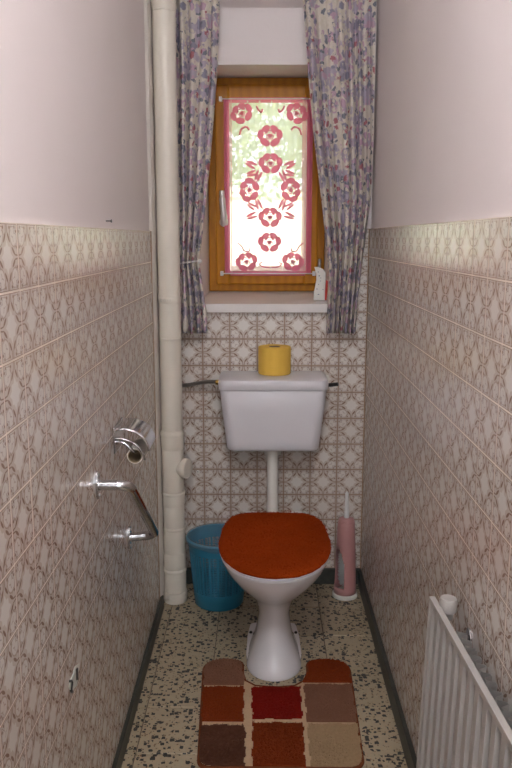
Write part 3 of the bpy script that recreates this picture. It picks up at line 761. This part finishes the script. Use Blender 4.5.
# plush cover on the lid, with its pile
cov = thing('lid_cover', 'orange plush cover stretched over the closed toilet lid', 'lid cover', (TXC, 2.24, .42))
steps = [(-.001, .4150), (.0025, .4180), (.0010, .4225), (-.008, .4262), (-.03, .4285), (-.07, .4295), (-.12, .4300)]
rings = []
for gx, z in steps:
    rg = []
    for (x, y, zz) in seatline(gx, z):
        k = .0016 * math.sin(x * 310 + y * 170) * math.sin(y * 260 - x * 90); rg.append((x, y, zz + k + random.uniform(-.0008, .0008)))
    rings.append(rg)
cv = obj('cover_cloth', loft(B(), rings), 'cover_orange', cov, smooth=True)
def tufts(name, pts, mat, parent, length=.007, width=.0022, lean=.5):
    """short pile: one slim leaning triangle per tuft, all joined as uncountable stuff"""
    n = len(pts); P_ = np.asarray(pts, dtype=float); a_ = rng.uniform(0, 2 * PI, n); b_ = rng.uniform(0, 2 * PI, n)
    d = np.stack([np.cos(a_), np.sin(a_), np.zeros(n)], 1) * width / 2
    le = length * rng.uniform(.6, 1.15, n)
    tip = P_ + np.stack([np.cos(b_) * lean * le, np.sin(b_) * lean * le, le], 1)
    V = np.stack([P_ - d, P_ + d, tip], 1).reshape(-1, 3)
    Lp = Vector((0, 0, 0)); q_ = parent
    while q_: Lp += q_.location; q_ = q_.parent
    V = V - np.array(Lp)
    me = bpy.data.meshes.new(name); me.from_pydata(V.tolist(), [], (np.arange(n * 3).reshape(-1, 3)).tolist()); me.materials.append(MATS[mat])
    o = bpy.data.objects.new(name, me); COL.objects.link(o); o.parent = parent; o['kind'] = 'stuff'; return o
def inside(poly, x, y):
    c = False; n = len(poly); j = n - 1
    for i in range(n):
        (xi, yi), (xj, yj) = poly[i], poly[j]
        if (yi > y) != (yj > y) and x < (xj - xi) * (y - yi) / (yj - yi) + xi: c = not c
        j = i
    return c
pts = []; poly = [(x, y) for x, y, z in seatline(.001, 0)]
while len(pts) < 12000:
    x, y = random.uniform(TXC - .18, TXC + .18), random.uniform(2.0, 2.48)
    if inside(poly, x, y):
        e = min(math.hypot(x - a_, y - b_) for a_, b_ in poly[::3]); pts.append((x, y, tilt(.4220 + .0078 * min(1, e / .04), y)))
tufts('pile', pts, 'cover_orange', cov, .0032, .0024, .8)
rim = []
for x, y, z in seatline(.002, .418):
    for _ in range(14):
        rim.append((x + random.uniform(-.004, .002) * (1 if x > TXC else -1), y + random.uniform(-.002, .002), z + random.uniform(-.001, .005)))
tufts('pile_rim', rim, 'cover_orange', cov, .0035, .002, .9)

# ================================================================== BATH MAT (pieced, with a cut-out for the pedestal)
mat_ = thing('pedestal_mat', 'patchwork plush mat with cream bands fitted around the toilet foot', 'mat', (.045, 2.02, 0))
mcx = .046
def mat_w(y):   # slightly skewed sides
    t_ = (y - 1.775) / .51; return -.166 - .020 * t_, .262 + .014 * t_
NL = 26
def arc(cx, cy, r, a0, a1, n=7): return [(cx + r * math.cos(a0 + (a1 - a0) * k / n), cy + r * math.sin(a0 + (a1 - a0) * k / n)) for k in range(n + 1)]
xl0, xr0 = mat_w(1.775); xl1, xr1 = mat_w(2.285)
outline = arc(xl0 + .03, 1.803, .028, PI, 1.5 * PI) + arc(xr0 - .035, 1.808, .033, 1.5 * PI, 2 * PI) + arc(xr1 - .055, 2.235, .052, 0, PI / 2) + [(.180, 2.287)] + arc(.165, 2.262, .022, .6 * PI, PI, 4)
cut = [(.142, 2.215), (.128, 2.172), (.098, 2.145), (.037, 2.136), (-.022, 2.145), (-.052, 2.172), (-.062, 2.215)]
outline += cut + arc(-.085, 2.262, .022, 0, .4 * PI, 4) + [(-.105, 2.286)] + arc(xl1 + .055, 2.235, .052, PI / 2, PI)
bm = B(); prism(bm, [Vector((x, y, .001)) for x, y in outline], (0, 0, .009)); obj('base_cloth', bm, 'pile_cream', mat_)
bm = B(); tube(bm, [Vector((x, y, .006)) for x, y in outline + outline[:1]], .0055, 8); obj('edge_binding', bm, 'mat_binding', mat_, smooth=True)
def clip_in(x, y, m=.004): return inside(outline, x, y) and all(math.hypot(x - a_, y - b_) > m for a_, b_ in outline)
# patch grid: (mat name, x0, x1, y0, y1) bounds; ragged edges
def lx(t, y): a_, b_ = mat_w(y); return a_ + (b_ - a_) * t
patches = [('pile_tan', 0, .285, 2.142, 2.30), ('pile_rust', .665, 1, 2.158, 2.30), ('pile_rust', 0, .280, 1.962, 2.132), ('pile_red', .325, .655, 1.975, 2.132), ('pile_tan', .672, 1, 1.962, 2.148),
           ('pile_taupe', 0, .290, 1.77, 1.944), ('pile_rust', .325, .655, 1.77, 1.955), ('pile_beige', .672, 1, 1.77, 1.952)]
names = {'pile_tan': 'tan_patch', 'pile_rust': 'rust_patch', 'pile_red': 'red_patch', 'pile_taupe': 'taupe_patch', 'pile_beige': 'beige_patch'}
S = .004
for mname, u0, u1, y0, y1 in patches:
    bm = B(); vs = {}
    def V_(i, j):
        if (i, j) not in vs:
            vs[(i, j)] = bm.verts.new((i * S, j * S, .0155 + random.uniform(-.0012, .0012)))
        return vs[(i, j)]
    tp_ = []
    for j in range(int(y0 / S), int(y1 / S) + 1):
        yc_ = (j + .5) * S; rag = .0022 * math.sin(yc_ * 90 + u0 * 50)
        for i in range(int((lx(u0, yc_)) / S) - 1, int(lx(u1, yc_) / S) + 2):
            xc_ = (i + .5) * S; ragy = .002 * math.sin(xc_ * 80 + y0 * 70)
            if lx(u0, yc_) + rag + .003 <= xc_ <= lx(u1, yc_) + rag - .003 and y0 + ragy + .002 <= yc_ <= y1 + ragy - .002 and clip_in(xc_, yc_):
                bm.faces.new((V_(i, j), V_(i + 1, j), V_(i + 1, j + 1), V_(i, j + 1)))
                for _ in range(2): tp_.append((xc_ + random.uniform(-.003, .003), yc_ + random.uniform(-.003, .003), .0145))
    r_ = bmesh.ops.extrude_face_region(bm, geom=list(bm.faces))
    for v in r_['geom']:
        if isinstance(v, bmesh.types.BMVert): v.co.z = .0085
    po = obj(names[mname], bm, mname, mat_)
    tufts('pile', tp_, mname, po, .005, .003, .6)

# ================================================================== WASTE BIN
bc = (-.162, 2.718)
bn = thing('waste_bin', 'blue plastic lattice waste bin with a clear liner between pipe and toilet', 'waste bin', (bc[0], bc[1], 0))
def br(z): return .090 + (.114 - .090) * z / .262
def cyl(name, prof, mat, parent=bn, n=48, **k): return obj(name, lathe(B(), prof, (bc[0], bc[1], 0), n, **k), mat, parent, smooth=True)
cyl('base_band', [(.02, .0015), (br(0) - .004, .0015), (br(0), .006), (br(.062), .062), (br(.062) - .0025, .062), (br(.01) - .0025, .008), (.02, .006)], 'blue_plastic')
cyl('rim', [(br(.215), .215), (br(.245), .245), (br(.25) + .005, .250), (br(.26) + .006, .259), (br(.262) + .002, .263), (br(.262) - .003, .262), (br(.25) - .003, .25), (br(.215) - .0025, .215)], 'blue_plastic', cap0=False, cap1=False)
bm = B(); NB = 44
for k in range(NB):                     # upright ribs: broad, then a gap filled by rungs
    a0 = 2 * PI * k / NB; aw = 2 * PI / NB * (.42 if k % 2 else .16)
    rg = []
    for z in (.060, .218):
        r_ = br(z); rg.append([(bc[0] + rr * math.cos(aa), bc[1] + rr * math.sin(aa), z) for aa, rr in ((a0, r_), (a0 + aw, r_), (a0 + aw, r_ - .0025), (a0, r_ - .0025))])
    loft(bm, rg)
o = obj('lattice_ribs', bm, 'blue_plastic', bn); o['kind'] = 'stuff'
bm = B()
for k in range(23):
    z = .066 + k * .0067
    lathe(bm, [(br(z) - .0022, z), (br(z) - .0004, z), (br(z) - .0004, z + .0024), (br(z) - .0022, z + .0024), (br(z) - .0022, z)], (bc[0], bc[1], 0), 44, False, False)
o = obj('lattice_rungs', bm, 'blue_plastic', bn); o['kind'] = 'stuff'
bm = B(); rings = []
for r_, z in ((.04, .012), (.078, .02), (.086, .08), (.094, .15), (.101, .21), (.106, .25), (.109, .2655), (.1185, .2665), (.1225, .258), (.1215, .248), (.1195, .243)):
    rings.append([(bc[0] + (r_ + .0022 * math.sin(7 * a_ + z * 40) * (z > .03) * (r_ < .107)) * math.cos(a_), bc[1] + (r_ + .0022 * math.sin(9 * a_ - z * 30) * (z > .03) * (r_ < .107)) * math.sin(a_), z + (.004 * math.sin(5 * a_) if r_ == .1195 else 0)) for a_ in [2 * PI * j / 60 for j in range(60)]])
loft(bm, rings, True, False); obj('liner', bm, 'bin_liner', bn, smooth=True)

# ================================================================== TOILET BRUSH
bx_, by_ = .3135, 2.768
tb = thing('toilet_brush', 'pink toilet brush holder with white brush in the back right corner', 'toilet brush', (bx_, by_, 0))
obj('foot', lathe(B(), [(.040, .001), (.0475, .002), (.0475, .012), (.043, .018), (.02, .019)], (bx_, by_, 0), 36), 'white_plastic', tb)
bm = B(); n = 60; zs = [.014, .035] + [.045 + .0125 * k for k in range(13)] + [.215, .25, .295, .302]; grid = []
def rad(z): return .0435 - .0115 * (z / .30) - (.003 if z > .30 else 0)
for z in zs: grid.append([bm.verts.new((bx_ + rad(z) * math.cos(2 * PI * j / n), by_ + rad(z) * math.sin(2 * PI * j / n), z)) for j in range(n)])
for i in range(len(zs) - 1):
    zm = (zs[i] + zs[i + 1]) / 2
    for j in range(n):
        ang = math.degrees(2 * PI * (j + .5) / n); t_ = (zm - .045) / (.195 - .045)
        halfw = 50 * math.sqrt(max(0, 1 - max(0, (t_ - .45) / .55) ** 2)) if 0 < t_ < 1 else 0
        if abs(ang - 208) < halfw: continue
        bm.faces.new((grid[i][j], grid[i][(j + 1) % n], grid[i + 1][(j + 1) % n], grid[i + 1][j]))
hold = obj('holder', bm, 'pink_plastic', tb, smooth=True)
so = hold.modifiers.new('wall', 'SOLIDIFY'); so.thickness = .0025; so.offset = -1
obj('holder_cap', lathe(B(), [(.0295, .300), (.030, .304), (.027, .310), (.012, .314)], (bx_, by_, 0), 30), 'pink_plastic', tb, smooth=True)
obj('handle', lathe(B(), [(.0085, .060), (.0085, .312), (.0095, .316), (.0075, .345), (.006, .395), (.0065, .408), (.003, .414)], (bx_, by_, 0), 18), 'bristle', tb, smooth=True)
bm = B()
for k in range(60):
    z = .048 + .125 * k / 60; r_ = .028 if z > .06 else .02; n = 18
    for j in range(n):
        a_ = 2 * PI * (j + .37 * k) / n; d = Vector((math.cos(a_), math.sin(a_), random.uniform(-.25, .25))); p0 = Vector((bx_, by_, z)) + d * .006; p1 = Vector((bx_, by_, z)) + d * r_ * random.uniform(.85, 1.05)
        s_ = Vector((-d.y, d.x, 0)) * .0016; bm.faces.new([bm.verts.new(q_) for q_ in (p0 - s_, p0 + s_, p1 + s_, p1 - s_)])
o = obj('bristles', bm, 'bristle', tb, recalc=False); o['kind'] = 'stuff'

# ================================================================== CHROME ON THE LEFT WALL
gr = thing('grab_rail', 'angled chrome grab rail on the left tiled wall', 'grab rail', (XL, 1.66, .80))
A0 = onx(96.5, 485, XL); A1 = onx(128.5, 537.3, XL); XO = -.297
pA = Vector((XO, A0.y, A0.z)); pB = Vector((XO + .0, A1.y + .005, A1.z + .006))
bm = B(); tube(bm, fillet([(XL + .004, A0.y, A0.z), pA, pB, (XL + .004, A1.y, A1.z)], .032, 8), .0122, 16); obj('bar', bm, 'chrome', gr, smooth=True)
for A_ in (A0, A1):
    bm = B(); dirv = (A1 - A0).normalized() * 0 + Vector((0, 0, 1)); out = []
    for k in range(24):
        a_ = 2 * PI * k / 24; out.append(Vector((XL, A_.y + .015 * math.cos(a_), A_.z + .033 * math.sin(a_))))
    prism(bm, out, (.006, 0, 0)); bmesh.ops.recalc_face_normals(bm, faces=bm.faces)
    fl_ = obj('flange', bm, 'chrome', gr)
    for s_ in (-1, 1): obj('screw', lathe(B(), [(.004, 0), (.004, .002), (.002, .003)], (XL + .006, A_.y, A_.z + s_ * .024), 10, axis='X'), 'dull_steel', fl_)
# paper holder with curved lid
ph = thing('paper_holder', 'chrome toilet paper holder with curved lid above the grab rail', 'paper holder', (XL, 1.95, .84))
yy0, yy1 = 1.868, 1.992; zt_ = .872
prof = [(XL + .004, zt_ - .028), (XL + .004, zt_ - .004), (XL + .010, zt_ + .002), (XL + .030, zt_ + .003), (XL + .055, zt_ - .004), (XL + .075, zt_ - .018), (XL + .086, zt_ - .038), (XL + .089, zt_ - .052)]
bm = B(); cs = spline([(x, yy0, z) for x, z in prof], 4); inn = []
for k, c in enumerate(cs):
    t_ = (cs[min(k + 1, len(cs) - 1)] - cs[max(k - 1, 0)]).normalized(); inn.append(c + Vector((-abs(t_.z) * .002, 0, -.002)))
prism(bm, cs + inn[::-1], (0, yy1 - yy0, 0)); bmesh.ops.recalc_face_normals(bm, faces=bm.faces); obj('cover', bm, 'chrome', ph)
bm = B(); box(bm, XL, XL + .007, yy0 - .006, yy1 - .01, zt_ - .060, zt_ + .008, .003); obj('back_plate', bm, 'chrome', ph)
ra = Vector((XL + .052, 0, zt_ - .058))
for dz_, rr_ in ((0, .0035), (-.024, .003)):
    bm = B(); tube(bm, [Vector((x_.x - (.012 if dz_ else 0), yy0, x_.z + dz_)) for x_ in cs[6:]], rr_, 8); obj('end_lip', bm, 'chrome', ph, smooth=True)
bm = B(); tube(bm, fillet([(XL + .005, yy0 + .004, zt_ - .030), (XL + .030, yy0 + .002, zt_ - .032), (ra.x, yy0 + .002, ra.z), (ra.x, yy1, ra.z)], .012, 5), .0045, 10); obj('roller_arm', bm, 'chrome', ph, smooth=True)
er = thing('spent_roll', 'almost empty toilet roll hanging in the chrome paper holder', 'toilet roll', (ra.x, 1.96, ra.z - .017))
ec = (ra.x, yy0 + .010, ra.z - .0105)
obj('paper', lathe(B(), [(.0175, 0), (.0200, .0005), (.0200, .094), (.0175, .0945)], ec, 30, False, False, axis='Y'), 'white_paper', er, smooth=False)
obj('core', lathe(B(), [(.0158, -.001), (.0174, -.001), (.0174, .0955), (.0158, .0955), (.0158, -.001)], ec, 30, False, False, axis='Y'), 'cardboard', er, smooth=False)

# ================================================================== RADIATOR ON THE RIGHT WALL
T0 = onz(430.5, 598.5, .648); T1 = onz(512, 745, .648)
dirr = (Vector((T1.x, T1.y, 0)) - Vector((T0.x, T0.y, 0))).normalized()
rd = thing('radiator', 'white ribbed panel radiator low on the right wall', 'radiator', (T0.x, T0.y, .10))
ang = math.atan2(dirr.y, dirr.x)         # local x runs along the panel towards the viewer, local y towards the wall, local z up
LEN = .94; HT = .548
rd.rotation_euler = (math.radians(-1.7), 0, ang)
rd.location = (T0.x - .016, T0.y, .10)
PT = .009
bm = B(); NR = int(LEN / .040); xs_ = []
prof = [(0, 0)]
# corrugated sheet: flat lands with pressed channels
pitch = LEN / NR; sec = []
for k in range(NR):
    x0 = k * pitch
    sec += [(x0, 0), (x0 + pitch * .10, 0), (x0 + pitch * .42, 0), (x0 + pitch * .50, .022), (x0 + pitch * .92, .022)]
sec += [(LEN, 0)]
r0 = [(x, y, .030) for x, y in sec]; r1 = [(x, y, HT - .022) for x, y in sec]
lo = [(x, 0, .018) for x, y in sec]; hi = [(x, 0, HT - .010) for x, y in sec]
lo2 = [(x, 0, 0) for x, y in sec]; hi2 = [(x, 0, HT) for x, y in sec]; hi3 = [(x, PT, HT) for x, y in sec]; lo3 = [(x, PT, 0) for x, y in sec]
loft(bm, [lo3, lo2, lo, r0, r1, hi, hi2, hi3], False, False, closed=False)
bm.faces.new([bm.verts.new(v) for v in ((0, 0, 0), (0, PT, 0), (0, PT, HT), (0, 0, HT))]); bm.faces.new([bm.verts.new(v) for v in ((LEN, 0, 0), (LEN, 0, HT), (LEN, PT, HT), (LEN, PT, 0))])
bmesh.ops.remove_doubles(bm, verts=bm.verts, dist=.0001)
panel = obj('panel', bm, 'radiator_paint', rd, local=True); so = panel.modifiers.new('sheet', 'SOLIDIFY'); so.thickness = .001; so.offset = 0
bm = B(); box(bm, -.004, LEN, -.002, PT + .001, HT - .001, HT + .003, .001); box(bm, -.004, 0, -.002, PT, 0, HT); obj('edge_frame', bm, 'radiator_paint', rd, local=True)
# convector sheet behind: zigzag fins seen from above
bm = B(); zz = []
nz = 120
for k in range(nz + 1):
    x = .10 + (LEN - .14) * k / nz; ph_ = k % 4
    zz.append((x, PT + (.015 if ph_ in (0, 1) else .029)))
loft(bm, [[(x, y, .04) for x, y in zz], [(x, y, HT - .012) for x, y in zz]], False, False, closed=False)
cf = obj('convector_fins', bm, 'fin_metal', rd, local=True); so = cf.modifiers.new('sheet', 'SOLIDIFY'); so.thickness = .0008
# thermostat knob at the far end, wall bracket
kl = rd.matrix_world
bm = B(); lathe(bm, [(.006, -.055), (.006, -.030), (.011, -.026), (.012, -.016), (.0165, -.012), (.0175, .006), (.0150, .014), (.006, .016)], (.034, PT + .016, HT + .004), 24, axis='Z'); obj('valve_knob', bm, 'radiator_paint', rd, smooth=True, local=True)
bm = B(); tube(bm, fillet([(.034, PT + .016, HT - .05), (.034, PT + .016, HT - .085), (.01, PT + .012, HT - .085)], .012), .007, 10); obj('valve_pipe', bm, 'dull_steel', rd, smooth=True, local=True)
bp = onx(464.5, 641, XR - .010)
bk = thing('radiator_bracket', 'small metal radiator bracket screwed to the right wall tiles', 'bracket', (XR, bp.y, bp.z))
bm = B(); prism(bm, [Vector((XR, bp.y + a_, bp.z + b_)) for a_, b_ in ((-.012, -.040), (.012, -.040), (.014, .012), (.006, .024), (-.006, .024), (-.014, .012))], (-.004, 0, 0)); obj('back_plate', bm, 'chrome', bk)
bm = B(); box(bm, XR - .022, XR - .004, bp.y - .010, bp.y - .007, bp.z - .04, bp.z + .016, .001); box(bm, XR - .022, XR - .019, bp.y - .010, bp.y + .008, bp.z - .035, bp.z + .010, .001); obj('hook', bm, 'chrome', bk)
obj('bolt', lathe(B(), [(.004, 0), (.004, -.008)], (XR - .004, bp.y + .003, bp.z - .012), 8, axis='X'), 'black_plastic', bk)

# ================================================================== CEILING LAMP (above and behind the frame)
lm = thing('ceiling_lamp', 'round white glass lamp on the ceiling near the door', 'lamp', (0, .22, ZC))
obj('lamp_base', lathe(B(), [(.07, 0), (.075, -.004), (.075, -.025), (.06, -.03)], (0, .22, ZC), 32), 'lamp_base', lm)
obj('globe', lathe(B(), [(.05, -.028), (.085, -.05), (.10, -.09), (.09, -.13), (.06, -.155), (.02, -.165)], (0, .22, ZC), 32), 'lamp_glass', lm, smooth=True)

# ================================================================== OUTSIDE THE WINDOW
bm = B(); box(bm, -12, 12, WY + .3, 16, -.3, -.2); struct('ground', bm, 'lawn')
bm = B(); box(bm, -7, 7, 12.0, 12.25, -.2, 1.95); box(bm, -7.05, 7.05, 11.95, 12.3, 1.95, 2.05)
gw = struct('garden_wall', bm, 'render_wall')
tree = thing('tree', 'leafy green tree seen through the lace panel outside the window', 'tree', (1.2, 9.0, -.2))
bm = B(); tube(bm, spline([(1.2, 9.0, -.2), (1.17, 9.0, 1.2), (1.22, 9.05, 2.4), (1.1, 9.0, 3.4)], 6), [.16] * 6 + [.13] * 6 + [.09] * 6 + [.05], 12); obj('trunk', bm, 'bark', tree, smooth=True)
for q_ in ([(1.2, 9, 2.0), (.5, 8.8, 2.7), (-.4, 8.6, 3.1)], [(1.2, 9, 2.3), (.4, 9.2, 3.0), (-.2, 9.3, 3.6)], [(1.2, 9, 2.2), (1.8, 8.9, 2.9), (2.4, 8.8, 3.3)]):
    bm = B(); tube(bm, spline(q_, 6), [.06] * 5 + [.04] * 5 + [.02] * 3, 8); obj('branch', bm, 'bark', tree, smooth=True)
NLF = 9000
c = np.array([.3, 9.0, 3.0]); u = rng.normal(size=(NLF, 3)); u /= np.linalg.norm(u, axis=1)[:, None]; r_ = rng.uniform(.15, 1, NLF) ** .5
P_ = c + u * r_[:, None] * np.array([2.0, 1.2, 1.25])
a_ = rng.normal(size=(NLF, 3)); a_ /= np.linalg.norm(a_, axis=1)[:, None]; b_ = np.cross(a_, rng.normal(size=(NLF, 3))); b_ /= np.linalg.norm(b_, axis=1)[:, None]
s_ = rng.uniform(.03, .06, NLF)[:, None]
V = np.stack([P_ - a_ * s_, P_ + b_ * s_ * .5, P_ + a_ * s_, P_ - b_ * s_ * .5], 1).reshape(-1, 3) - np.array(tree.location)
me = bpy.data.meshes.new('foliage'); me.from_pydata(V.tolist(), [], np.arange(NLF * 4).reshape(-1, 4).tolist()); me.materials.append(MATS['leaf'])
o = bpy.data.objects.new('foliage', me); COL.objects.link(o); o.parent = tree; o['kind'] = 'stuff'
